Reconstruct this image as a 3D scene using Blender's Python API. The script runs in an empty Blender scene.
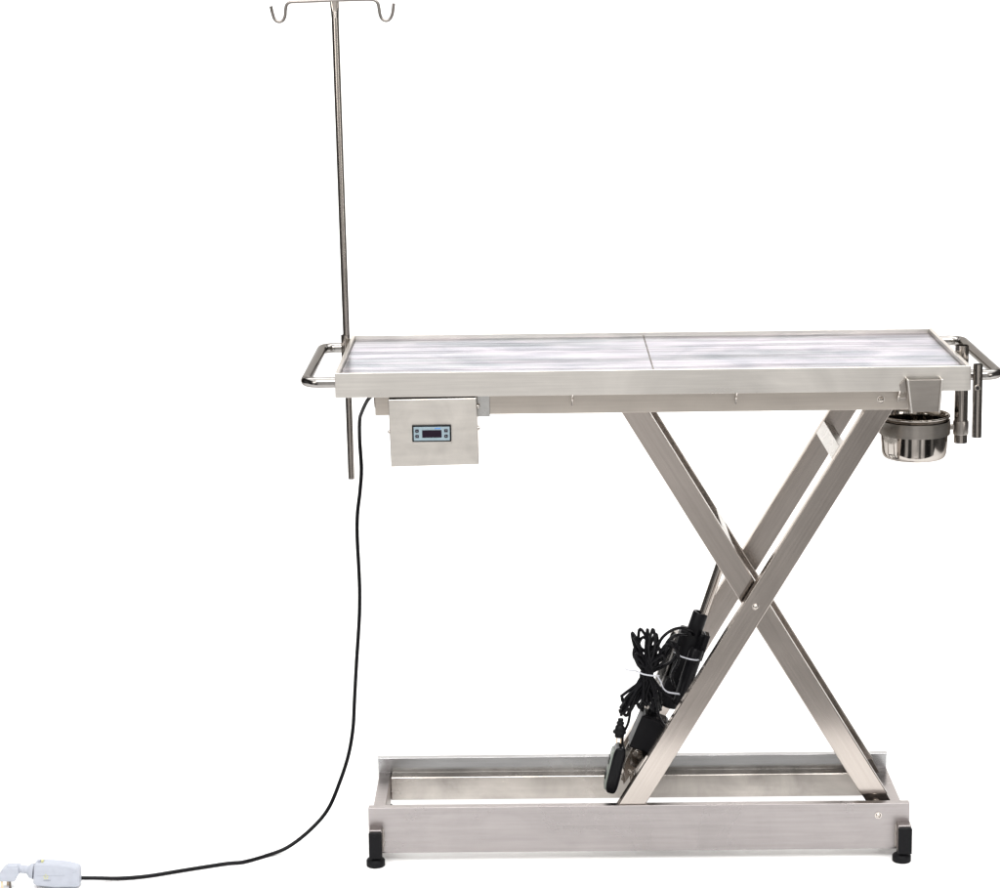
import bpy, bmesh, math, random
from mathutils import Vector, Matrix
random.seed(7)
sc = bpy.context.scene
COL = sc.collection
# ------------------------------------------------------------------ camera
cam = bpy.data.cameras.new('camera'); camo = bpy.data.objects.new('camera', cam); COL.objects.link(camo)
cam.lens = 2442.7468*36/1000; cam.sensor_width = 36; cam.sensor_fit = 'HORIZONTAL'; cam.clip_end = 200; cam.clip_start = .1
Rv = Vector((0.99984546, 0.01087384, -0.0138137)); Uv = Vector((0.01135398, 0.2004896, 0.97963004)); Bv = -Vector((-0.01342185, 0.97963548, -0.20033516))
m = Matrix((Rv, Uv, Bv)).transposed().to_4x4(); m.translation = Vector((-0.2461, -4.9227, 1.9505))
camo.matrix_world = m
sc.camera = camo
# ------------------------------------------------------------------ world and added studio lamps
w = bpy.data.worlds.new('World'); sc.world = w; w.use_nodes = True
wn = w.node_tree.nodes; wl = w.node_tree.links
bg = wn['Background']; bg.inputs['Strength'].default_value = .88
# bands of light and dark invented for the steel to reflect, darker to both sides
wt = wn.new('ShaderNodeTexCoord'); ws = wn.new('ShaderNodeSeparateXYZ'); wl.new(wt.outputs['Generated'], ws.inputs[0])
wa = wn.new('ShaderNodeMapRange'); wa.inputs['From Min'].default_value = -1; wa.inputs['From Max'].default_value = 1; wl.new(ws.outputs['X'], wa.inputs['Value'])
wr = wn.new('ShaderNodeValToRGB'); e = wr.color_ramp.elements
e[0].position = 0; e[0].color = (.16, .155, .15, 1); e[1].position = 1; e[1].color = (.16, .155, .15, 1)
for p_, c_ in ((.06, .03), (.18, .03), (.21, .75), (.25, .75), (.28, .05), (.35, .06), (.38, 1.1), (.50, 1.15), (.555, 1.1), (.58, .25), (.62, .25), (.645, 1.1), (.71, 1.05), (.735, .04), (.86, .03), (.90, .30), (.93, .04)):
    x_ = e.new(p_); x_.color = (c_, c_*.975, c_*.955, 1)
wl.new(wa.outputs[0], wr.inputs[0])
wk = wn.new('ShaderNodeTexNoise'); wk.inputs['Scale'].default_value = 4.2; wk.inputs['Detail'].default_value = 2; wl.new(wt.outputs['Generated'], wk.inputs['Vector'])
wm = wn.new('ShaderNodeMapRange'); wm.inputs['From Min'].default_value = .35; wm.inputs['From Max'].default_value = .65; wm.inputs['To Min'].default_value = .62; wm.inputs['To Max'].default_value = 1.30; wl.new(wk.outputs['Fac'], wm.inputs['Value'])
wx = wn.new('ShaderNodeVectorMath'); wx.operation = 'SCALE'; wl.new(wr.outputs['Color'], wx.inputs[0]); wl.new(wm.outputs[0], wx.inputs['Scale'])
wl.new(wx.outputs[0], bg.inputs['Color'])

def area(name, loc, target, sx, sy, power, col=(1, 1, 1)):
    l = bpy.data.lights.new(name, 'AREA'); l.shape = 'RECTANGLE'; l.size = sx; l.size_y = sy; l.energy = power; l.color = col
    o = bpy.data.objects.new(name, l); COL.objects.link(o); o.location = loc
    o.rotation_euler = (Vector(target) - Vector(loc)).to_track_quat('-Z', 'Y').to_euler()
    return o
area('overhead_softbox', (0, -.1, 3.6), (0, -.1, 0), 7.0, 5.0, 215, (1, .99, .985))
area('backdrop_lamp', (0, .9, 3.3), (0, 3.2, .7), 5.0, .8, 60)
area('front_floor_fill', (0, -4.0, 4.6), (0, 0, 0), 5.5, 2.0, 340, (1, .99, .975))  # added lamp, brightens the floor in front of and under the table
area('key_softbox', (-2.9, -3.4, 2.1), (0, 0, .9), 1.3, 1.8, 34, (1, .97, .93))
area('fill_softbox', (3.2, -3.0, 1.5), (0, 0, .8), 1.0, 1.8, 24, (1, .97, .93))
sc.view_settings.view_transform = 'Standard'; sc.view_settings.look = 'None'
sc.view_settings.exposure = 0; sc.view_settings.gamma = 1
sc.render.engine = 'CYCLES'

# ------------------------------------------------------------------ materials
def newmat(name):
    mt = bpy.data.materials.new(name); mt.use_nodes = True
    return mt, mt.node_tree.nodes, mt.node_tree.links, mt.node_tree.nodes['Principled BSDF']

def steel(name, c, rough=.3, rv=.08, stretch=(3, 60, 60), rot=(0, 0, 0), bump=.12, aniso=0.0, mottle=.10, mscale=7, scr=.25, tint=.8):
    """brushed stainless sheet: stretched grain, cloudy handling marks, fine scratches"""
    mt, n, l, b = newmat(name)
    tc = n.new('ShaderNodeTexCoord')
    mp = n.new('ShaderNodeMapping'); mp.vector_type = 'TEXTURE'; mp.inputs['Rotation'].default_value = rot
    l.new(tc.outputs['Object'], mp.inputs['Vector'])
    ms = n.new('ShaderNodeVectorMath'); ms.operation = 'MULTIPLY'; ms.inputs[1].default_value = stretch
    l.new(mp.outputs[0], ms.inputs[0])
    g = n.new('ShaderNodeTexNoise'); g.inputs['Scale'].default_value = 5; g.inputs['Detail'].default_value = 4
    l.new(ms.outputs[0], g.inputs['Vector'])
    k = n.new('ShaderNodeTexNoise'); k.inputs['Scale'].default_value = mscale; k.inputs['Detail'].default_value = 5; k.inputs['Roughness'].default_value = .6; k.inputs['Distortion'].default_value = .8
    l.new(mp.outputs[0], k.inputs['Vector'])
    # base colour: grain and cloudy stains
    mx = n.new('ShaderNodeMix'); mx.data_type = 'RGBA'
    mx.inputs['A'].default_value = tuple(x*(1-mottle) for x in c)+(1,)
    mx.inputs['B'].default_value = tuple(min(1, x*(1+mottle)) for x in c)+(1,)
    r1 = n.new('ShaderNodeValToRGB'); r1.color_ramp.elements[0].position = .35; r1.color_ramp.elements[1].position = .65
    l.new(k.outputs['Fac'], r1.inputs[0]); l.new(r1.outputs['Color'], mx.inputs['Factor'])
    mx2 = n.new('ShaderNodeMix'); mx2.data_type = 'RGBA'; mx2.blend_type = 'MULTIPLY'; mx2.inputs['Factor'].default_value = scr
    l.new(mx.outputs['Result'], mx2.inputs['A'])
    r2 = n.new('ShaderNodeValToRGB'); r2.color_ramp.elements[0].position = .3; r2.color_ramp.elements[1].position = .7
    r2.color_ramp.elements[0].color = (.55, .55, .55, 1)
    l.new(g.outputs['Fac'], r2.inputs[0]); l.new(r2.outputs['Color'], mx2.inputs['B'])
    l.new(mx2.outputs['Result'], b.inputs['Base Color'])
    mr = n.new('ShaderNodeMapRange'); mr.inputs['From Min'].default_value = .3; mr.inputs['From Max'].default_value = .7
    mr.inputs['To Min'].default_value = max(.02, rough-rv); mr.inputs['To Max'].default_value = rough+rv
    l.new(k.outputs['Fac'], mr.inputs['Value']); l.new(mr.outputs[0], b.inputs['Roughness'])
    b.inputs['Metallic'].default_value = 1; b.inputs['Specular Tint'].default_value = (tint, tint*.96, tint*.92, 1)  # low tint darkens grazing edges, standing in for dark surroundings
    if bump:
        bp = n.new('ShaderNodeBump'); bp.inputs['Strength'].default_value = bump; bp.inputs['Distance'].default_value = .0006
        l.new(g.outputs['Fac'], bp.inputs['Height']); l.new(bp.outputs[0], b.inputs['Normal'])
    return mt

def plastic(name, c, rough=.4, bump=.0, spec=.10):
    mt, n, l, b = newmat(name)
    tc = n.new('ShaderNodeTexCoord'); k = n.new('ShaderNodeTexNoise'); k.inputs['Scale'].default_value = 60; k.inputs['Detail'].default_value = 4
    l.new(tc.outputs['Object'], k.inputs['Vector'])
    mx = n.new('ShaderNodeMix'); mx.data_type = 'RGBA'
    mx.inputs['A'].default_value = tuple(x*.85 for x in c)+(1,); mx.inputs['B'].default_value = tuple(min(1, x*1.12) for x in c)+(1,)
    l.new(k.outputs['Fac'], mx.inputs['Factor']); l.new(mx.outputs['Result'], b.inputs['Base Color'])
    mr = n.new('ShaderNodeMapRange'); mr.inputs['To Min'].default_value = rough-.1; mr.inputs['To Max'].default_value = rough+.1
    l.new(k.outputs['Fac'], mr.inputs['Value']); l.new(mr.outputs[0], b.inputs['Roughness'])
    b.inputs['Specular IOR Level'].default_value = spec
    if bump:
        bp = n.new('ShaderNodeBump'); bp.inputs['Strength'].default_value = bump; bp.inputs['Distance'].default_value = .001
        l.new(k.outputs['Fac'], bp.inputs['Height']); l.new(bp.outputs[0], b.inputs['Normal'])
    return mt

AN = math.atan(.604)
M = {}
M['apron'] = steel('apron_steel', (.735, .71, .67), .32, .06, (1.2, 40, 40), mottle=.06, mscale=5, tint=.58)
M['frame'] = steel('frame_steel', (.56, .515, .465), .36, .05, (1, 45, 45), mottle=.05)
M['rail'] = steel('rail_steel', (.345, .322, .320), .30, .08, (1.5, 30, 30), mottle=.08, mscale=6)
M['tube'] = steel('box_tube_steel', (.47, .44, .41), .20, .10, (1.5, 20, 20), mottle=.22, mscale=7)
M['legA'] = steel('leg_steel_rising', (.46, .418, .385), .17, .05, (40, 40, 1.0), rot=(0, AN, 0), mottle=.05, mscale=3, bump=.05)
M['legB'] = steel('leg_steel_falling', (.46, .418, .385), .17, .05, (40, 40, 1.0), rot=(0, -AN, 0), mottle=.05, mscale=3, bump=.05)
M['web'] = steel('rear_rail_steel', (.40, .405, .41), .24, .08, (1.5, 30, 30), mottle=.12, mscale=6, bump=.06)
M['darksteel'] = steel('dark_steel', (.12, .105, .095), .3, .05, (9, 9, 9))
M['motorst'] = steel('motor_steel', (.30, .29, .28), .2, .05, (9, 9, 9))
M['hook'] = steel('hook_steel', (.24, .22, .205), .30, .05, (9, 9, 9), bump=.03, mottle=.05, tint=.3)
M['boxs'] = steel('box_sheet_steel', (.72, .69, .645), .33, .07, (1.5, 14, 14), mottle=.08, mscale=12)
M['pipe'] = steel('pipe_steel', (.42, .385, .355), .15, .04, (40, 40, 2), bump=.04, mottle=.04, scr=.15, tint=.12)
M['handle'] = steel('handle_steel', (.30, .288, .276), .18, .05, (30, 2, 30), bump=.04, mottle=.05, scr=.15, tint=.35)
M['satin'] = steel('satin_steel', (.36, .335, .31), .34, .05, (3, 3, 30), mottle=.05)
M['chrome'] = steel('polished_steel', (.42, .39, .36), .09, .03, (3, 3, 3), bump=.015, mottle=.03, scr=.1, tint=.35)
M['bolt'] = steel('bolt_steel', (.62, .58, .54), .18, .05, (9, 9, 9), mottle=.05)
M['zinc'] = steel('bracket_steel', (.52, .52, .51), .28, .08, (12, 12, 12), mottle=.12, mscale=20)
M['black'] = plastic('black_plastic', (.006, .006, .007), .42, .1)
M['blackg'] = plastic('glossy_black_plastic', (.006, .006, .007), .22)
M['rubber'] = plastic('black_rubber', (.007, .007, .008), .5, .25)
M['cord'] = plastic('cord_sheath', (.005, .005, .006), .26)
M['dark'] = plastic('dark_recess', (.02, .018, .017), .6)
M['motor'] = plastic('motor_grey', (.10, .095, .09), .22, .1, .8)
M['tie'] = plastic('nylon_tie', (.45, .46, .50), .35)
M['white'] = plastic('white_plastic', (.36, .38, .43), .4)
M['whitegrey'] = plastic('pale_grey_plastic', (.20, .22, .20), .4)
M['bluegrey'] = plastic('controller_face_film', (.24, .31, .35), .35)
M['screen'] = plastic('screen_glass', (.012, .006, .014), .12)
M['blue'] = plastic('blue_print', (.06, .22, .60), .4)
M['grey'] = plastic('grey_print', (.28, .30, .34), .5)
M['olive'] = plastic('olive_print', (.50, .50, .26), .5)
M['brass'] = plastic('brass_pin', (.62, .50, .36), .3)

def panel_mat():
    """tabletop sheet, long brushed strokes lying along the table"""
    mt, n, l, b = newmat('tabletop_brushed_sheet')
    tc = n.new('ShaderNodeTexCoord')
    def noise(st, sc_, det, dist=0):
        v = n.new('ShaderNodeVectorMath'); v.operation = 'MULTIPLY'; v.inputs[1].default_value = st
        l.new(tc.outputs['Object'], v.inputs[0])
        k = n.new('ShaderNodeTexNoise'); k.inputs['Scale'].default_value = sc_; k.inputs['Detail'].default_value = det; k.inputs['Distortion'].default_value = dist
        l.new(v.outputs[0], k.inputs['Vector']); return k
    a = noise((1.3, 20, 1), 1.6, 6, .5); c = noise((1.2, 50, 1), 1.6, 6, .15); d = noise((7, 9, 1), 1.0, 4, 1)
    r = n.new('ShaderNodeValToRGB'); e = r.color_ramp.elements
    e[0].position = .30; e[0].color = (.76, .765, .785, 1); e[1].position = .70; e[1].color = (.95, .94, .97, 1)
    x = e.new(.45); x.color = (.84, .835, .865, 1); x = e.new(.55); x.color = (.90, .86, .91, 1)
    l.new(a.outputs['Fac'], r.inputs[0])
    r2 = n.new('ShaderNodeValToRGB'); r2.color_ramp.elements[0].position = .34; r2.color_ramp.elements[1].position = .56
    r2.color_ramp.elements[0].color = (.62, .60, .61, 1)
    l.new(c.outputs['Fac'], r2.inputs[0])
    mx = n.new('ShaderNodeMix'); mx.data_type = 'RGBA'; mx.blend_type = 'MULTIPLY'; mx.inputs['Factor'].default_value = .75
    l.new(r.outputs['Color'], mx.inputs['A']); l.new(r2.outputs['Color'], mx.inputs['B'])
    r3 = n.new('ShaderNodeValToRGB'); r3.color_ramp.elements[0].position = .36; r3.color_ramp.elements[1].position = .6
    r3.color_ramp.elements[0].color = (.70, .74, .76, 1)
    l.new(d.outputs['Fac'], r3.inputs[0])
    mx3 = n.new('ShaderNodeMix'); mx3.data_type = 'RGBA'; mx3.blend_type = 'MULTIPLY'; mx3.inputs['Factor'].default_value = .55
    mx4 = n.new('ShaderNodeMix'); mx4.data_type = 'RGBA'; mx4.blend_type = 'MULTIPLY'; mx4.inputs['Factor'].default_value = 1; mx4.inputs['B'].default_value = (.78, .785, .775, 1); l.new(mx3.outputs['Result'], mx4.inputs['A'])
    l.new(mx.outputs['Result'], mx3.inputs['A']); l.new(r3.outputs['Color'], mx3.inputs['B'])
    l.new(mx4.outputs['Result'], b.inputs['Base Color']); l.new(mx4.outputs['Result'], b.inputs['Specular Tint'])
    b.inputs['Metallic'].default_value = 1; b.inputs['Roughness'].default_value = .24
    bp = n.new('ShaderNodeBump'); bp.inputs['Strength'].default_value = .15; bp.inputs['Distance'].default_value = .0008
    l.new(c.outputs['Fac'], bp.inputs['Height']); l.new(bp.outputs[0], b.inputs['Normal'])
    return mt
M['panel'] = panel_mat()
def paper():
    mt, n, l, b = newmat('white_seamless_paper')
    tc = n.new('ShaderNodeTexCoord'); k = n.new('ShaderNodeTexNoise'); k.inputs['Scale'].default_value = 3
    l.new(tc.outputs['Object'], k.inputs['Vector'])
    mx = n.new('ShaderNodeMix'); mx.data_type = 'RGBA'; mx.inputs['A'].default_value = (.91, .91, .91, 1); mx.inputs['B'].default_value = (.93, .93, .93, 1)
    l.new(k.outputs['Fac'], mx.inputs['Factor']); l.new(mx.outputs['Result'], b.inputs['Base Color'])
    b.inputs['Roughness'].default_value = .9; b.inputs['Specular IOR Level'].default_value = .1
    return mt
M['paper'] = paper()

# ------------------------------------------------------------------ mesh helpers
def link(name, bm, mat, parent=None, bevel=0, smooth=False, seg=2):
    me = bpy.data.meshes.new(name); bmesh.ops.recalc_face_normals(bm, faces=bm.faces[:]); bm.to_mesh(me); bm.free()
    me.materials.append(M[mat]); o = bpy.data.objects.new(name, me); COL.objects.link(o)
    if bevel:
        b = o.modifiers.new('bevel', 'BEVEL'); b.width = bevel; b.segments = seg; b.limit_method = 'ANGLE'; b.angle_limit = .6; b.harden_normals = True
        for p in me.polygons: p.use_smooth = True
    elif smooth:
        for p in me.polygons: p.use_smooth = True
        if smooth != 'all': me.set_sharp_from_angle(angle=.7)
    if parent: o.parent = parent; o.matrix_parent_inverse = Matrix.Translation(-wloc(parent))
    return o
def wloc(o):
    v = Vector(o.location)
    return v if not o.parent else Vector((0, 0, 0)) + (v if not o.get('_t') else v)
def thing(name, label, cat, loc):
    o = bpy.data.objects.new(name, None); COL.objects.link(o); o.location = loc; o['label'] = label; o['category'] = cat; o.empty_display_size = .05
    return o
def box(bm, x0, x1, y0, y1, z0, z1):
    v = [bm.verts.new(p) for p in ((x0, y0, z0), (x1, y0, z0), (x1, y1, z0), (x0, y1, z0), (x0, y0, z1), (x1, y0, z1), (x1, y1, z1), (x0, y1, z1))]
    for f in ((0, 3, 2, 1), (4, 5, 6, 7), (0, 1, 5, 4), (1, 2, 6, 5), (2, 3, 7, 6), (3, 0, 4, 7)): bm.faces.new([v[i] for i in f])
    return bm
def prism(bm, pts, axis, a0, a1):
    """pts: 2-D outline; axis 'y': (x,z) extruded in y; 'x': (y,z) extruded in x; 'z': (x,y) extruded in z"""
    def P(p, a): return {'y': (p[0], a, p[1]), 'x': (a, p[0], p[1]), 'z': (p[0], p[1], a)}[axis]
    A = [bm.verts.new(P(p, a0)) for p in pts]; B = [bm.verts.new(P(p, a1)) for p in pts]
    n = len(pts)
    bm.faces.new(A); bm.faces.new(B[::-1])
    for i in range(n): bm.faces.new((A[i], A[(i+1) % n], B[(i+1) % n], B[i]))
    return bm
def obox(bm, c, u, v, wv):
    """box from centre and three half vectors"""
    c, u, v, wv = map(Vector, (c, u, v, wv))
    vs = [bm.verts.new(c+a*u+b*v+d*wv) for d in (-1, 1) for a, b in ((-1, -1), (1, -1), (1, 1), (-1, 1))]
    for f in ((0, 3, 2, 1), (4, 5, 6, 7), (0, 1, 5, 4), (1, 2, 6, 5), (2, 3, 7, 6), (3, 0, 4, 7)): bm.faces.new([vs[i] for i in f])
    return bm
def spline(pts, n=8, closed=False):
    pts = [Vector(p) for p in pts]; out = []
    N = len(pts); rng = range(N if closed else N-1)
    for i in rng:
        if closed: p0, p1, p2, p3 = pts[i-1], pts[i], pts[(i+1) % N], pts[(i+2) % N]
        else: p0, p1, p2, p3 = pts[max(i-1, 0)], pts[i], pts[i+1], pts[min(i+2, N-1)]
        for k in range(n):
            t = k/n
            out.append(.5*((2*p1)+(p2-p0)*t+(2*p0-5*p1+4*p2-p3)*t*t+(3*p1-p0-3*p2+p3)*t**3))
    if not closed: out.append(pts[-1])
    return out
def sweep(bm, pts, r, seg=12, cap=True, closed=False, flat=None):
    pts = [Vector(p) for p in pts]; n = len(pts); rings = []
    t0 = (pts[1]-pts[0]).normalized(); up = Vector((0, 0, 1)) if abs(t0.z) < .9 else Vector((0, 1, 0))
    nrm = t0.cross(up).normalized()
    for i, p in enumerate(pts):
        a = pts[i-1] if (i > 0 or closed) else p; b = pts[(i+1) % n] if (i < n-1 or closed) else p
        t = (b-a).normalized(); nrm = (nrm-t*nrm.dot(t)).normalized(); bn = t.cross(nrm)
        rr = r[i] if isinstance(r, (list, tuple)) else r
        ra, rb = (rr, rr) if not flat else (rr, rr*flat)
        rings.append([bm.verts.new(p+nrm*math.cos(2*math.pi*k/seg)*ra+bn*math.sin(2*math.pi*k/seg)*rb) for k in range(seg)])
    for i in range(n if closed else n-1):
        A, B = rings[i], rings[(i+1) % n]
        for k in range(seg): bm.faces.new((A[k], A[(k+1) % seg], B[(k+1) % seg], B[k]))
    if cap and not closed: bm.faces.new(rings[0][::-1]); bm.faces.new(rings[-1])
    return bm
def pipe(bm, p0, p1, ro, ri, seg=28, depth=None):
    """open-ended round pipe with wall thickness"""
    p0, p1 = Vector(p0), Vector(p1); t = (p1-p0).normalized(); a = t.orthogonal().normalized(); b = t.cross(a)
    def ring(p, r): return [bm.verts.new(p+(a*math.cos(2*math.pi*k/seg)+b*math.sin(2*math.pi*k/seg))*r) for k in range(seg)]
    R = [ring(p0, ri), ring(p0, ro), ring(p1, ro), ring(p1, ri)]
    for i in range(4):
        A, B = R[i], R[(i+1) % 4]
        for k in range(seg): bm.faces.new((A[k], A[(k+1) % seg], B[(k+1) % seg], B[k]))
    return bm
def lathe(bm, prof, c, seg=56, axis=(0, 0, 1)):
    ax = Vector(axis).normalized(); a = ax.orthogonal().normalized(); b = ax.cross(a); c = Vector(c); rings = []
    for r, h in prof:
        if r < 1e-6: rings.append([bm.verts.new(c+ax*h)])
        else: rings.append([bm.verts.new(c+ax*h+(a*math.cos(2*math.pi*k/seg)+b*math.sin(2*math.pi*k/seg))*r) for k in range(seg)])
    for A, B in zip(rings, rings[1:]):
        for k in range(seg):
            if len(A) == 1 and len(B) == 1: continue
            if len(A) == 1: bm.faces.new((A[0], B[(k+1) % seg], B[k]))
            elif len(B) == 1: bm.faces.new((A[k], A[(k+1) % seg], B[0]))
            else: bm.faces.new((A[k], A[(k+1) % seg], B[(k+1) % seg], B[k]))
    return bm
NB = bmesh.new
def bolt(bm, x, y, z, r, axis=(0, -1, 0)):
    """domed bolt head with a socket"""
    return lathe(bm, [(r*1.35, 0), (r*1.35, .0008), (r, .001), (r*.95, .003), (r*.7, .0045), (r*.42, .005), (r*.38, .0025), (0, .0025)], (x, y, z), 20, axis)

ZF = .0160   # floor height under the levelling feet
# ------------------------------------------------------------------ setting
bm = NB(); box(bm, -3.5, 3.1, -.75, 2.4, ZF-.02, ZF)
o = link('floor', bm, 'paper'); o['kind'] = 'structure'
prof = [(2.4, ZF-.003)]
for k in range(0, 13):
    a = k/12*math.pi/2; prof.append((2.4+1.0*math.sin(a), ZF+1.0-1.0*math.cos(a)))
prof.append((3.4, 3.4))
outer = [(y+.03, z-.01) for y, z in reversed(prof)]
bm = NB(); prism(bm, prof+outer, 'x', -3.5, 3.1)
o = link('backdrop', bm, 'paper', smooth=True); o['kind'] = 'structure'

# ------------------------------------------------------------------ operating table
T = thing('operating_table', 'stainless steel scissor-lift veterinary operating table with flat tray top and low base', 'operating table', (-.03, .22, 0))
W, D, ZT = .65, .5, 1.095
# tray rim: four mitred rim pieces in one tray mesh (walls, lips, bottom sheet)
bm = NB()
lip = .0078
def wall(pts_axis, *a): prism(bm, *a)
prof_f = [(0, 1.044), (0, ZT), (lip, ZT), (lip, 1.0855), (lip-.0015, 1.0855), (lip-.0015, ZT-.0015), (.0015, ZT-.0015), (.0015, 1.044)]
def mitre(prof, side):
    """sweep the rim profile round the four sides with mitred corners"""
corn = [(-W, 0, 1, 1), (W, 0, -1, 1), (W, D, -1, -1), (-W, D, 1, -1)]
rings = [[bm.verts.new((cx+sx*d, cy+sy*d, z)) for d, z in prof_f] for cx, cy, sx, sy in corn]
n = len(prof_f)
for i in range(4):
    A, B = rings[i], rings[(i+1) % 4]
    for k in range(n): bm.faces.new((A[k], A[(k+1) % n], B[(k+1) % n], B[k]))
link('tray_rim', bm, 'apron', T, bevel=.0012)
bm = NB(); box(bm, -W+.003, W-.003, .003, D-.003, 1.052, 1.056); link('tray_floor', bm, 'frame', T)
bm = NB(); box(bm, -W+.0085, .0038, .0085, D-.0085, 1.080, 1.0862); link('top_panel', bm, 'panel', T, bevel=.001)
bm = NB(); box(bm, .0058, W-.0085, .0085, D-.0085, 1.080, 1.0862); link('top_panel', bm, 'panel', T, bevel=.001)
# ragged dark strip coloured for the shaded gap between the two panels
bm = NB(); yy = .014
while yy < D-.02:
    L = random.uniform(.008, .02); box(bm, .0036+random.uniform(-.0003, .0004), .0056+random.uniform(-.0002, .0010), yy, yy+L, 1.079, 1.0864+random.uniform(0, .0006)); yy += L+random.uniform(.0005, .003)
link('joint_strip', bm, 'darksteel', T)
# lengthwise handles
def handle(sx):
    bm = NB(); x0, x1 = sx*.6485, sx*.7155; pts = [(x0, .042, 1.069)]
    r = .030
    for k in range(9):
        a = k/8*math.pi/2; pts.append((x1-sx*r+sx*r*math.sin(a), .042+r-r*math.cos(a), 1.069))
    for k in range(9):
        a = k/8*math.pi/2; pts.append((x1-sx*r+sx*r*math.cos(a), .487-r+r*math.sin(a), 1.069))
    pts.append((x0, .487, 1.069))
    sweep(bm, pts, .0111, 24); return link('handle', bm, 'handle', T, smooth=True)
handle(-1); handle(1)
# upper frame: lengthwise channels and end ties
def chan(y0, s, z0, z1, x0, x1, nm, mat, flange=.03, low=True, t=.003):
    p = [(y0, z0), (y0, z1), (y0+s*flange, z1), (y0+s*flange, z1-t), (y0+s*t, z1-t)]
    p += [(y0+s*t, z0+t), (y0+s*flange, z0+t), (y0+s*flange, z0)] if low else [(y0+s*t, z0)]
    bm = NB(); prism(bm, p, 'x', x0, x1); return link(nm, bm, mat, T, bevel=.0012)
chan(.040, 1, .9985, 1.0432, -.5715, .5665, 'upper_rail', 'frame')
chan(.405, -1, .9985, 1.0432, -.5715, .5665, 'upper_rail', 'frame')
for x in (-.566, .528):
    bm = NB(); box(bm, x, x+.034, .0705, .3745, 1.000, 1.0425); link('cross_rail', bm, 'frame', T, bevel=.0015)
bm = NB(); box(bm, -.3605, -.334, .0365, .0395, .9945, 1.043); link('box_bracket', bm, 'zinc', T, bevel=.0008)
bm = NB(); prism(bm, [(-.5755, 1.0435), (-.5695, 1.0435), (-.5695, 1.020), (-.5735, 1.012)], 'y', .05, .12); link('cable_clip', bm, 'satin', T)
bm = NB(); bolt(bm, .4725, .0395, 1.0205, .006); link('pivot_bolt', bm, 'bolt', T, smooth=True)
# clips that hold the tray down
for x, z in ((-.1635, 1.0435), (.1735, 1.0435), (.507, 1.0435)):
    bm = NB(); sweep(bm, spline([(x+.001, .012, z+.001), (x, .016, z-.006), (x, .024, z-.013), (x-.0005, .027, z-.026)], 5), .0019, 10); link('tray_clip', bm, 'bolt', T, smooth=True)
# base: web with top lip, box tube below
chan(.050, 1, .0375, .1402, -.608, .5514, 'base_rail', 'rail', flange=.019, low=False)
chan(.395, -1, .0375, .1402, -.608, .5514, 'base_rail', 'web', flange=.019, low=False)
bm = NB(); box(bm, -.578, .523, .0534, .083, .042, .100); link('base_tube', bm, 'tube', T, bevel=.003)
bm = NB(); box(bm, -.578, .523, .360, .3916, .045, .100); link('base_tube', bm, 'tube', T, bevel=.003)
for x0, x1, in ((-.6055, -.5785), (.5235, .5515)):
    bm = NB(); box(bm, x0, x1, .0215, .0495, .040, .1002); box(bm, x0, x1, .0535, .3912, .040, .1002); box(bm, x0+.0005, x1-.0005, .0495, .0535, .0405, .0998)
    c = link('cross_tube', bm, 'rail', T, bevel=.0015)
    bm = NB(); box(bm, x0-.0005, x1+.0005, .013, .0213, .0385, .0955); link('end_cap', bm, 'black', T, bevel=.0012)
for x, y in ((-.5935, .034), (.5335, .034), (-.5935, .366), (.5335, .366)):
    bm = NB(); lathe(bm, [(0, 0), (.0185, 0), (.0200, .0015), (.0200, .0125), (.0185, .0150), (.0125, .0185), (.0110, .0195), (.0110, .0250), (0, .0250)], (x, y, ZF), 40)
    link('levelling_foot', bm, 'rubber', T, smooth=True)
bm = NB(); bolt(bm, .4842, .0495, .1135, .0055); link('pivot_bolt', bm, 'bolt', T, smooth=True)
# welds beside the cross tubes
for x in (-.5775, .5225):
    bm = NB(); sweep(bm, [(x+random.uniform(-.0008, .0008), .0492, .043+i*.004) for i in range(14)], [.0016+random.uniform(0, .0012) for _ in range(14)], 8); link('weld_seam', bm, 'satin', T, smooth=True)

# scissor legs
def ax(z): return -.073+.601*(z-.138)
def bx(z): return .4489-.607*(z-.1505)
def leg(f, z0, z1, y0, y1, mat):
    wd = .0585; t = .0022
    bm = NB(); prism(bm, [(f(z0), z0), (f(z0)+wd, z0), (f(z1)+wd, z1), (f(z1), z1)], 'y', y0, y1)
    return link('scissor_leg', bm, mat, T, bevel=.0022, seg=3)
leg(ax, .128, 1.030, .0565, .0815, 'legA')
leg(ax, .128, 1.030, .3570, .3820, 'legA')
leg(bx, .145, 1.030, .0935, .1185, 'legB')
leg(bx, .145, 1.030, .3200, .3450, 'legB')
ua = Vector((.601, 0, 1)).normalized(); na = Vector((-1, 0, .601)).normalized()
ub = Vector((-.607, 0, 1)).normalized(); nb = Vector((1, 0, .607)).normalized()
# dark line of the lap joint on each rising leg
for y in (.0815,):
    pass
# cross ties between the rising legs
def tie(f, z, y0, y1, wd, th, u, nn, mat, nm='cross_tie', off=0):
    c = Vector((f(z)+.0585/2, (y0+y1)/2, z)) + nn*(.025-th/2+off)
    bm = NB(); obox(bm, c, u*wd/2, nn*th/2, Vector((0, (y1-y0)/2, 0))); return link(nm, bm, mat, T, bevel=.0015)
tie(ax, .888, .082, .3565, .032, .030, ua, na, 'zinc')
tie(ax, .205, .082, .3565, .034, .030, ua, na, 'chrome')
tie(bx, .700, .119, .3195, .036, .030, ub, nb, 'zinc')
tie(ax, .570, .082, .0932, .016, .016, ua, na, 'bolt', 'pivot_spacer', -.018)
tie(ax, .570, .345, .3568, .016, .016, ua, na, 'bolt', 'pivot_spacer', -.018)
bm = NB(); bolt(bm, .2195, .0563, .5765, .0058); link('pivot_bolt', bm, 'bolt', T, smooth=True)
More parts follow.
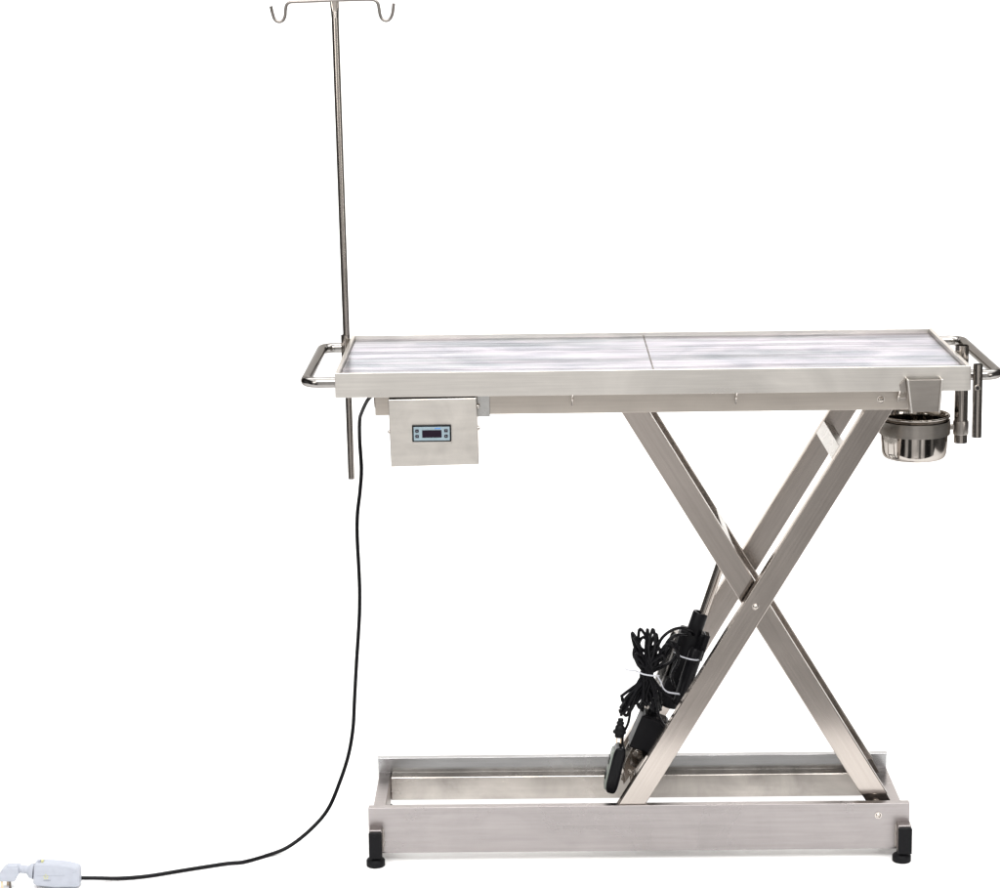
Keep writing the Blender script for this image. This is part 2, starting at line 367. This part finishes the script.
# clevis plates of the lift actuator on the tie of the falling legs
for y in (.186, .214):
    bm = NB(); c = Vector((bx(.68)+.03, y, .672))
    prism(bm, [(c.x-.030, c.z+.040), (c.x-.004, c.z+.052), (c.x+.030, c.z-.006), (c.x+.022, c.z-.028), (c.x-.012, c.z-.010)], 'y', y-.002, y+.002); link('clevis_plate', bm, 'zinc', T, bevel=.0006)
for y, mt_ in ((.166, 'chrome'), (.234, 'zinc')):
    bm = NB(); prism(bm, [(-.062, .158), (-.052, .152), (-.018, .205), (-.014, .232), (-.034, .238), (-.050, .205)], 'y', y-.002, y+.002); link('clevis_plate', bm, mt_, T, bevel=.0006)
bm = NB(); prism(bm, [(-.072, .235), (-.066, .237), (-.052, .170), (-.057, .160)], 'y', .125, .155); link('guard_strip', bm, 'chrome', T, bevel=.001)
bm = NB(); obox(bm, (-.030, .16, .200), ua*.004, na*.012, (0, .030, 0)); link('clamp_bar', bm, 'darksteel', T, bevel=.001)
for x, z in ((-.042, .178), (-.026, .222)):
    bm = NB(); bolt(bm, x, .1638, z, .0042); link('plate_bolt', bm, 'bolt', T, smooth=True)
bm = NB(); sweep(bm, [(-.030, .160, .218), (-.030, .240, .218)], .006, 16); link('clevis_pin', bm, 'bolt', T, smooth=True)
# lower ends of the falling legs: shaft, washers and dark block coloured for the shaded hollow end
for y0, y1 in ((.0945, .1175), (.321, .344)):
    bm = NB(); prism(bm, [(bx(.145)+.0015, .1445), (bx(.145)+.056, .1445), (bx(.112)+.054, .112), (bx(.112)+.003, .112)], 'y', y0+.004, y1-.001); link('leg_hollow_block', bm, 'darksteel', T, bevel=.001)
bm = NB(); sweep(bm, [(.4845, .0535, .1270), (.4845, .3915, .1270)], .0075, 20); link('pivot_shaft', bm, 'bolt', T, smooth=True)
bm = NB(); sweep(bm, [(.4845, .085, .1270), (.4845, .0925, .1270)], .0105, 24); link('washer', bm, 'bolt', T, smooth=True)
bm = NB(); sweep(bm, [(-.030, .0835, .1165), (-.030, .3595, .1165)], .0075, 20); link('roller_shaft', bm, 'bolt', T, smooth=True)
# sockets on the left side (infusion stand) and the right side (tool tubes)
bm = NB(); pipe(bm, (-.6605, .45, 1.050), (-.6605, .45, 1.1035), .0100, .0082); link('stand_socket', bm, 'pipe', T, smooth=True)
bm = NB(); pipe(bm, (.6655, .19, .8970), (.6640, .19, 1.1070), .0142, .0122); link('tool_socket', bm, 'pipe', T, smooth=True)
bm = NB(); pipe(bm, (.6625, -.0105, .9490), (.6615, -.0105, 1.1005), .0098, .008); link('tool_socket', bm, 'pipe', T, smooth=True)
bm = NB(); lathe(bm, [(.0066, 0), (.0066, .0015), (.0058, .0028), (.0036, .0028), (.0036, .0004), (0, .0004)], (.6600, -.0193, 1.0530), 24, (0, -1, 0)); lk = link('locking_nut', bm, 'bolt', T, smooth=True)
bm = NB(); lathe(bm, [(.0034, 0), (.0034, .0022), (0, .0022)], (.6600, -.0196, 1.0530), 16, (0, -1, 0)); link('nut_hole', bm, 'dark', T)
# drain spout bracket at the front right corner
bm = NB()
prism(bm, [(.5190, 1.0715), (.5860, 1.0715), (.5815, 1.0055), (.5265, 1.0055)], 'y', -.024, -.022)
S = link('spout_bracket', bm, 'satin', T, bevel=.0005)
for a, b in (((.5155, 1.0730), (.5245, 1.0045)), ((.5885, 1.0730), (.5840, 1.0045))):
    bm = NB(); s = 1 if a[0] > .55 else -1
    prism(bm, [(a[0], a[1]), (a[0]-s*.0038, a[1]), (b[0]-s*.0038, b[1]), (b[0], b[1])], 'y', -.0285, -.0005); link('side_flange', bm, 'apron', S, bevel=.0008)
bm = NB(); box(bm, .503, .5165, -.012, -.008, 1.0270, 1.0335); link('latch_arm', bm, 'satin', S, bevel=.0006)
bm = NB(); prism(bm, [(.5045, 1.0590), (.5150, 1.0720), (.5185, 1.0450), (.5085, 1.0390)], 'y', -.006, -.001); link('latch_plate', bm, 'satin', S, bevel=.0006)

# heating control box
bm = NB(); prism(bm, [(-.5415, 1.0395), (-.3610, 1.0410), (-.3575, .9020), (-.5385, .8985)], 'y', -.003, .1050)
BX = link('control_box', bm, 'boxs', T, bevel=.0013, seg=3)
bm = NB(); box(bm, -.540, -.363, .002, .100, 1.0412, 1.0436); link('box_gap_strip', bm, 'dark', BX)  # dark sheet, its colour stands for the shade in the gap above the box
bm = NB(); prism(bm, [(-.4935, .9868), (-.4132, .9868), (-.4132, .9517), (-.4935, .9517)], 'y', -.0085, -.0032); C0 = link('controller_bezel', bm, 'blackg', BX, bevel=.0012)
bm = NB(); box(bm, -.4902, -.4162, -.0095, -.0086, .9545, .9832); link('controller_face', bm, 'bluegrey', BX, bevel=.0004)
bm = NB(); box(bm, -.4728, -.4330, -.0105, -.0096, .9610, .9765); link('display', bm, 'screen', BX, bevel=.0003)
for x in (-.4833, -.4238):
    for z in (.9752, .9637):
        bm = NB(); box(bm, x-.0035, x+.0035, -.0110, -.0096, z-.0030, z+.0030); link('button', bm, 'screen', BX, bevel=.0012)
        bm = NB(); box(bm, x-.0012, x+.0012, -.0114, -.0111, z-.0006, z+.0006); link('button_mark', bm, 'grey', BX)
bm = NB(); 
for i in range(4): box(bm, -.4465+i*.0031, -.4443+i*.0031, -.0099, -.0096, .9788, .9808)
link('printed_mark', bm, 'blue', BX)
for x, z, s in ((-.5405, .966, -1), (-.3595, .972, 1), (-.3597, 1.018, 1)):
    bm = NB(); bolt(bm, x, .028, z, .0042, (s, 0, 0)); link('screw', bm, 'bolt', BX, smooth=True)
# shallow strip under the controller
bm = NB(); box(bm, -.4925, -.4125, -.0055, -.0032, .9455, .9515); link('controller_strip', bm, 'boxs', BX, bevel=.0004)

# lift actuator (hangs between the legs)
YA = .205
def P3(x, z, y=YA): return Vector((x, y, z))
bm = NB(); sweep(bm, [P3(-.030, .218), P3(.026, .330)], .013, 20); ACT = link('lift_actuator', bm, 'black', T, smooth=True)
d = Vector((.33, 0, 1)).normalized(); q = Vector((1, 0, -.33)).normalized()
bm = NB(); sweep(bm, [P3(.1085, .485), P3(.1085, .485)+d*.185], .0105, 24); link('piston_rod', bm, 'pipe', ACT, smooth=True)
bm = NB(); lathe(bm, [(0, 0), (.0165, 0), (.0170, .002), (.0170, .054), (.0155, .057), (.0105, .057)], P3(.0965, .4700), 32, d); link('rod_gland', bm, 'black', ACT, smooth=True)
bm = NB(); lathe(bm, [(0, 0), (.019, 0), (.0205, .004), (.0205, .165), (.017, .175), (.015, .176)], P3(.0430, .3130), 12, d); link('outer_tube', bm, 'black', ACT, smooth=True)
bm = NB(); lathe(bm, [(0, 0), (.015, .0), (.017, .004), (.017, .165), (.0145, .172), (0, .172)], P3(.0150, .3080, .235), 28, d); link('motor_can', bm, 'motorst', ACT, smooth=True)
bm = NB(); lathe(bm, [(0, 0), (.014, 0), (.0165, .003), (.0165, .125), (.014, .131), (0, .131)], P3(.0640, .3280, .172), 10, d); link('gear_housing', bm, 'blackg', ACT, smooth=True)
bm = NB(); obox(bm, P3(.095, .462, .215), q*.030, d*.020, Vector((0, .020, 0))); link('gear_head', bm, 'black', ACT, bevel=.005, seg=3)
bm = NB(); obox(bm, P3(.060, .345, .215), q*.030, d*.026, Vector((0, .026, 0))); link('lower_housing', bm, 'black', ACT, bevel=.005, seg=3)
bm = NB(); obox(bm, P3(.1185, .4515, .19), q*.006, d*.030, Vector((0, .016, 0))); link('side_clip', bm, 'blackg', ACT, bevel=.002)
# power box
u = Vector((.0632, 0, -.0260)); u.normalize(); v = Vector((.0260, 0, .0632)).normalized()
bm = NB(); obox(bm, P3(.000, .262, .180), u*.0325, v*.0385, Vector((0, .032, 0))); PB = link('power_box', bm, 'black', T, bevel=.004, seg=3)
bm = NB(); obox(bm, P3(.000, .262, .180)+v*.0385, u*.0270, v*.0022, Vector((0, .026, 0))); link('box_lid', bm, 'blackg', PB, bevel=.0015)
bm = NB(); obox(bm, P3(-.002, .2225, .165), u*.012, v*.006, Vector((0, .012, 0))); link('cable_socket', bm, 'blackg', PB, bevel=.0015)
# nylon ties that hold the actuator to the leg
def strap(pts, parent, nm='cable_tie', r=.0022):
    bm = NB(); sweep(bm, spline(pts, 6), r, 8, flat=.55); return link(nm, bm, 'tie', parent, smooth='all')
strap([(.052, .150, .4520), (.066, .144, .4440), (.085, .143, .4375), (.101, .149, .4330), (.108, .165, .4300)], ACT)

# ------------------------------------------------------------------ cable bundle
CB = thing('cable_bundle', 'coiled black cables tied in a bundle beside the lift actuator', 'cable', (-.01, .13, .33))
TX = Vector((-.006, .128, .414))
strands = []
tops = [(-.036, .492), (-.036, .500), (-.019, .513), (-.012, .486), (.000, .506), (.006, .514), (.016, .492), (-.022, .470), (-.030, .455), (.010, .470)]
bots = [(-.060, .330), (-.052, .322), (-.040, .343), (-.030, .352), (-.018, .330), (-.050, .345), (.004, .335), (.020, .345), (-.010, .345), (.014, .36)]
tops += [(-.024, .462), (.020, .478), (.034, .470), (.046, .478), (.026, .452)]
bots += [(-.045, .330), (-.024, .338), (.012, .338), (-.002, .350), (-.056, .352)]
for i, ((tx, tz), (bx_, bz)) in enumerate(zip(tops, bots)):
    j = lambda s: random.uniform(-s, s)
    wv = .004+.004*(i % 4)
    t0 = TX+Vector((j(.011), j(.007), j(.006))); t1 = TX+Vector((j(.012), j(.007), j(.006)))
    lo = Vector((bx_, .125+j(.012), bz)); hi = Vector((tx+j(.004), .125+j(.016), tz+j(.006)))
    pts = [lo+Vector((-.004, 0, .008)), lo.lerp(t0, .35+j(.15))+Vector((-wv*.8+j(.005), j(.01), 0)), t0, t0.lerp(hi, .55)+Vector((-wv, j(.006), 0)), hi+Vector((-.002, 0, 0)),
           t1.lerp(hi, .6)+Vector((wv, j(.006), 0)), t1, lo.lerp(t1, .45+j(.15))+Vector((wv*.8+j(.005), j(.01), 0)), lo+Vector((.003, 0, -.003))]
    strands.append((pts, True))
# wide loop to the right and the lead to the gear head
strands.append(([TX+Vector((.006, 0, 0)), (.018, .13, .440), (.030, .132, .468), (.048, .135, .478), (.060, .138, .462), (.052, .136, .440), (.030, .132, .425), TX+Vector((.010, .004, -.004)), (.012, .13, .39), (.03, .14, .365), (.05, .15, .348)], False))
strands.append(([(.013, .12, .46), (.024, .128, .486), (.045, .135, .503), (.070, .150, .505), (.092, .175, .490), (.098, .19, .478)], False))
strands.append(([(.010, .12, .430), (.026, .126, .455), (.040, .13, .483), (.060, .14, .492), (.083, .165, .484)], False))
strands.append(([TX+Vector((.008, 0, 0)), (.020, .12, .452), (.034, .12, .476), (.052, .125, .470), (.062, .13, .440), (.048, .13, .405), (.056, .15, .37)], False))
strands.append(([TX+Vector((-.002, -.004, 0)), (.004, .118, .388), (.012, .116, .350), (.020, .120, .315), (.032, .135, .290), (.044, .150, .276)], False))
strands.append(([TX+Vector((.004, -.004, 0)), (.010, .12, .385), (.016, .12, .352), (.024, .14, .325)], False))
strands.append(([TX+Vector((-.006, 0, 0)), (-.028, .122, .388), (-.046, .122, .360), (-.058, .122, .335), (-.0625, .122, .318)], False))
for pts, cl in strands:
    bm = NB(); sweep(bm, spline(pts, 7, cl), .0035, 10, closed=cl); link('cable', bm, 'cord', CB, smooth='all')
strap([(-.054, .1035, .4290), (-.046, .104, .4255), (-.034, .106, .4235), (-.028, .112, .420), (-.016, .109, .4150), (.000, .108, .4120), (.012, .110, .4105), (.018, .117, .4085)], CB, r=.0030)
strap([(.014, .112, .4110), (.022, .112, .398), (.028, .113, .382), (.038, .118, .3715), (.052, .128, .3655), (.064, .140, .3600)], CB, r=.0027)
# small power plug at the end of the lead
PX = Vector((-.0630, .122, .312)); pd = Vector((-.004, 0, -.04)).normalized()
bm = NB(); lathe(bm, [(0, 0), (.0055, 0), (.0065, .004), (.0055, .006), (.0085, .009), (.0085, .012), (.0065, .014), (.0100, .018), (.0110, .026), (.0145, .029), (.0145, .0325), (.010, .034), (.0095, .042), (0, .042)], PX, 16, pd)
PG = link('plug', bm, 'black', CB, smooth=True)
for s in (-1, 1):
    bm = NB(); obox(bm, PX+pd*.048+Vector((s*.0042, 0, 0)), (.0012, 0, 0), (0, .003, 0), pd*.007); link('prong', bm, 'brass', PG)
# ------------------------------------------------------------------ hand control
hd = Vector((.0235, 0, .100)).normalized(); hq = Vector((hd.z, 0, -hd.x))
HC = thing('hand_control', 'oval black remote handset with pale grey face hanging beside the leg foot', 'hand control', (-.083, .145, .14))
def rounded(c, hw, hl, y0, y1, name, mat, parent, bev):
    pts = []
    for k in range(32):
        a = 2*math.pi*k/32; e = .5
        px = math.copysign(abs(math.cos(a))**e, math.cos(a))*hw; pz = math.copysign(abs(math.sin(a))**(e*.9), math.sin(a))*hl
        pts.append(((c+hq*px+hd*pz).x, (c+hq*px+hd*pz).z))
    bm = NB(); prism(bm, pts, 'y', y0, y1); return link(name, bm, mat, parent, bevel=bev, seg=3)
hc = Vector((-.0745, 0, .1930))
rounded(hc, .0135, .0530, .118, .168, 'shell', 'blackg', HC, .007)
rounded(hc-hq*.0122-hd*.002, .0050, .0450, .124, .162, 'keypad', 'whitegrey', HC, .003)
for k in (-.018, .016):
    bm = NB(); obox(bm, hc-hq*.0178+hd*k-Vector((0, -.143, 0)), hq*.0012, hd*.008, Vector((0, .012, 0))); link('button', bm, 'black', HC, bevel=.001)
bm = NB(); top = hc+hd*.052+Vector((0, .143, 0)); sweep(bm, spline([top, top+hd*.012, top+Vector((.006, -.004, .030)), (-.046, .135, .300), (-.040, .130, .345)], 6), [.0052]*3+[.0042]*4+[.0029]*18, 10); link('lead', bm, 'cord', HC, smooth='all')

# ------------------------------------------------------------------ infusion stand
IV = thing('infusion_stand', 'tall thin steel infusion pole with a double hook bar at its top', 'infusion stand', (-.6555, .45, .776))
p0, p1 = Vector((-.6555, .45, .7755)), Vector((-.6643, .45, 1.800)); dd = p1-p0
bm = NB(); n = 10
sweep(bm, [p0+dd*i/n for i in range(n+1)], [.0072+.0008*i/n for i in range(n+1)], 28)
POLE = link('pole', bm, 'pipe', IV, smooth=True)
# flattened top of the pole
bm = NB()
rings = []
for i, (z, a, b) in enumerate(((1.7995, .0081, .0081), (1.812, .0086, .0056), (1.822, .0096, .0036), (1.832, .0098, .0031), (1.8355, .0098, .0031))):
    rings.append([bm.verts.new((-.6643-.0008*i/4+a*math.copysign(abs(math.cos(t))**(.9-.1*i), math.cos(t)), .45+b*math.sin(t), z)) for t in [2*math.pi*k/24 for k in range(24)]])
for A, B in zip(rings, rings[1:]):
    for k in range(24): bm.faces.new((A[k], A[(k+1) % 24], B[(k+1) % 24], B[k]))
bm.faces.new(rings[-1])
link('pole_tip', bm, 'pipe', IV, smooth=True)
bm = NB()
hk = [(-.8030, 1.8262), (-.8008, 1.8140), (-.7972, 1.8010), (-.7925, 1.7945), (-.7850, 1.7922), (-.7775, 1.7955), (-.7730, 1.8045), (-.7715, 1.8180), (-.7685, 1.8285), (-.7610, 1.8338), (-.7450, 1.8345), (-.6665, 1.8365), (-.5950, 1.8372), (-.5780, 1.8355), (-.5710, 1.8290), (-.5685, 1.8165), (-.5665, 1.8040), (-.5620, 1.7950), (-.5540, 1.7915), (-.5462, 1.7945), (-.5410, 1.8030), (-.5382, 1.8150), (-.5365, 1.8285)]
sweep(bm, spline([(x, .45, z) for x, z in hk], 6), .0034, 14); link('hook_bar', bm, 'hook', IV, smooth=True)

# ------------------------------------------------------------------ bowl and its holder
BC = Vector((.5670, .19, 0)); zr = .9780
H = thing('bowl_holder', 'brushed steel ring bracket clamped on the right hand tube, carrying the bowl', 'bowl holder', (.6650, .19, .92))
bm = NB(); R0 = .0752; zb0, zb1 = .9190, .9485
lathe(bm, [(R0, 0), (R0, zb1-zb0), (R0-.0016, zb1-zb0), (R0-.0016, 0), (R0, 0)], (BC.x, BC.y, zb0), 72); link('ring_band', bm, 'satin', H, smooth=True)
bm = NB(); lathe(bm, [(.01435, 0), (.0161, 0), (.0166, .0015), (.0166, .0275), (.0161, .029), (.01435, .029)], (.6652, .19, .9155), 32); link('clamp_collar', bm, 'satin', H, smooth=True)
bm = NB(); box(bm, BC.x+R0-.001, .6515, .183, .197, .9260, .9360); link('arm', bm, 'satin', H, bevel=.001)
B = thing('bowl', 'round polished steel bowl with rolled rim hanging below the tray corner', 'bowl', (BC.x, BC.y, .875))
bm = NB(); zb = .8660
lathe(bm, [(0, 0), (.056, 0), (.0610, .0008), (.0650, .0035), (.0675, .0085), (.0688, .016), (.0704, .040), (.0722, .078), (.0724, .0885), (.0740, .0895), (.0752, .0912), (.0750, .0935), (.0735, .0945), (.0710, .0930), (.0706, .078), (.0690, .040), (.0672, .017), (.0640, .0080), (.058, .0035), (0, .0025)], (BC.x, BC.y, zb), 80)
link('bowl_shell', bm, 'chrome', B, smooth='all')

# ------------------------------------------------------------------ mains cord
PC = thing('power_cord', 'long black mains cord with white plug and white safety switch block', 'power cord', (-1.25, -.07, ZF))
path = [(-.5560, .075, 1.048), (-.5690, .095, 1.038), (-.5901, .12, 1.0189), (-.608, .16, .9826), (-.6141, .18, .9605), (-.6166, .2, .9136), (-.6145, .2, .8518), (-.6188, .2, .8024), (-.6255, .2, .7525), (-.6274, .2, .7027), (-.6256, .2, .628), (-.6252, .2, .577), (-.6278, .2, .5159), (-.6362, .2, .4188), (-.6424, .2, .3392), (-.6473, .195, .2722), (-.6582, .185, .2137), (-.6777, .17, .157), (-.7033, .15, .1022), (-.741, .13, .0628), (-.7896, .112, .0300), (-.8352, .0866, .0202), (-.8799, .0511, .0202), (-.9151, .0426, .0202), (-.9895, .0119, .0202), (-1.074, -.025, .0202), (-1.1319, -.040, .0215), (-1.175, -.047, .0250), (-1.2150, -.058, .0300)]
bm = NB(); sweep(bm, spline(path, 8), .0042, 14); link('cable', bm, 'cord', PC, smooth='all')
before = set(o.name for o in COL.objects)
# white block: side outline extruded in depth
bm = NB()
prism(bm, [(-1.3300, .0120), (-1.3270, .0520), (-1.3240, .0560), (-1.2900, .0545), (-1.2600, .0515), (-1.2360, .0450), (-1.2320, .0400), (-1.2320, .0060), (-1.2380, .0030), (-1.2850, .0025), (-1.3220, .0070)], 'y', -.044, -.012)
SB = link('safety_switch_block', bm, 'white', PC, bevel=.0032, seg=4)
bm = NB(); box(bm, -1.2460, -1.2350, -.0447, -.0440, .010, .036); box(bm, -1.325, -1.262, -.0446, -.0440, .0295, .0303); link('block_seam', bm, 'white', SB)
for x, mt_ in ((-1.3170, 'white'), (-1.3105, 'olive')):
    bm = NB(); box(bm, x-.0022, x+.0022, -.034, -.024, .0545, .0600); link('button', bm, mt_, SB, bevel=.0008)
bm = NB(); 
for i in range(8): box(bm, -1.3075+i*.0019, -1.3061+i*.0019, -.0447, -.0439, .0185, .0205+.0004*(i % 2))
link('printed_lettering', bm, 'grey', SB)
bm = NB()
for a in range(5):
    an = math.radians(90+72*a); box(bm, -1.3020+.0040*math.cos(an)-.0014, -1.3020+.0040*math.cos(an)+.0014, -.0446, -.0439, .0275+.0040*math.sin(an)-.0014, .0275+.0040*math.sin(an)+.0014)
link('printed_emblem', bm, 'olive', SB)
bm = NB(); lathe(bm, [(0, 0), (.0105, 0), (.0150, .004), (.0175, .0120), (0, .0125)], (-1.3420, -.0290, .0360), 24, (1, 0, -.12)); link('strain_relief', bm, 'white', PC, smooth=True)
bm = NB(); pts = spline([(-1.338, -.0290, .0365), (-1.347, -.0290, .0385), (-1.358, -.0290, .0400), (-1.366, -.0290, .0400)], 8)
sweep(bm, pts, [.0086+.0010*(i % 4 < 2) for i in range(len(pts))], 16); link('flex_neck', bm, 'white', PC, smooth=True)
bm = NB(); prism(bm, [(-1.3600, .0480), (-1.3850, .0485), (-1.3930, .0440), (-1.4020, .0330), (-1.4040, .0215), (-1.3990, .0180), (-1.3700, .0175), (-1.3660, .0210), (-1.3640, .0290), (-1.3580, .0330)], 'y', -.046, -.014)
PL = link('plug', bm, 'white', PC, bevel=.004, seg=4)
bm = NB(); box(bm, -1.3840, -1.3620, -.042, -.024, .0475, .0500); link('grip_ridge', bm, 'white', PL, bevel=.001)
for x, y, mt_ in ((-1.3965, -.040, 'brass'), (-1.3795, -.040, 'darksteel'), (-1.3880, -.022, 'brass')):
    bm = NB(); box(bm, x-.0024, x+.0024, y-.0012, y+.0012, .0005, .0182); link('prong', bm, mt_, PL, bevel=.0005)

for o in [o for o in COL.objects if o.name not in before and o.type == 'MESH']:
    o.data.transform(Matrix.Translation((.022, -.04, ZF)))
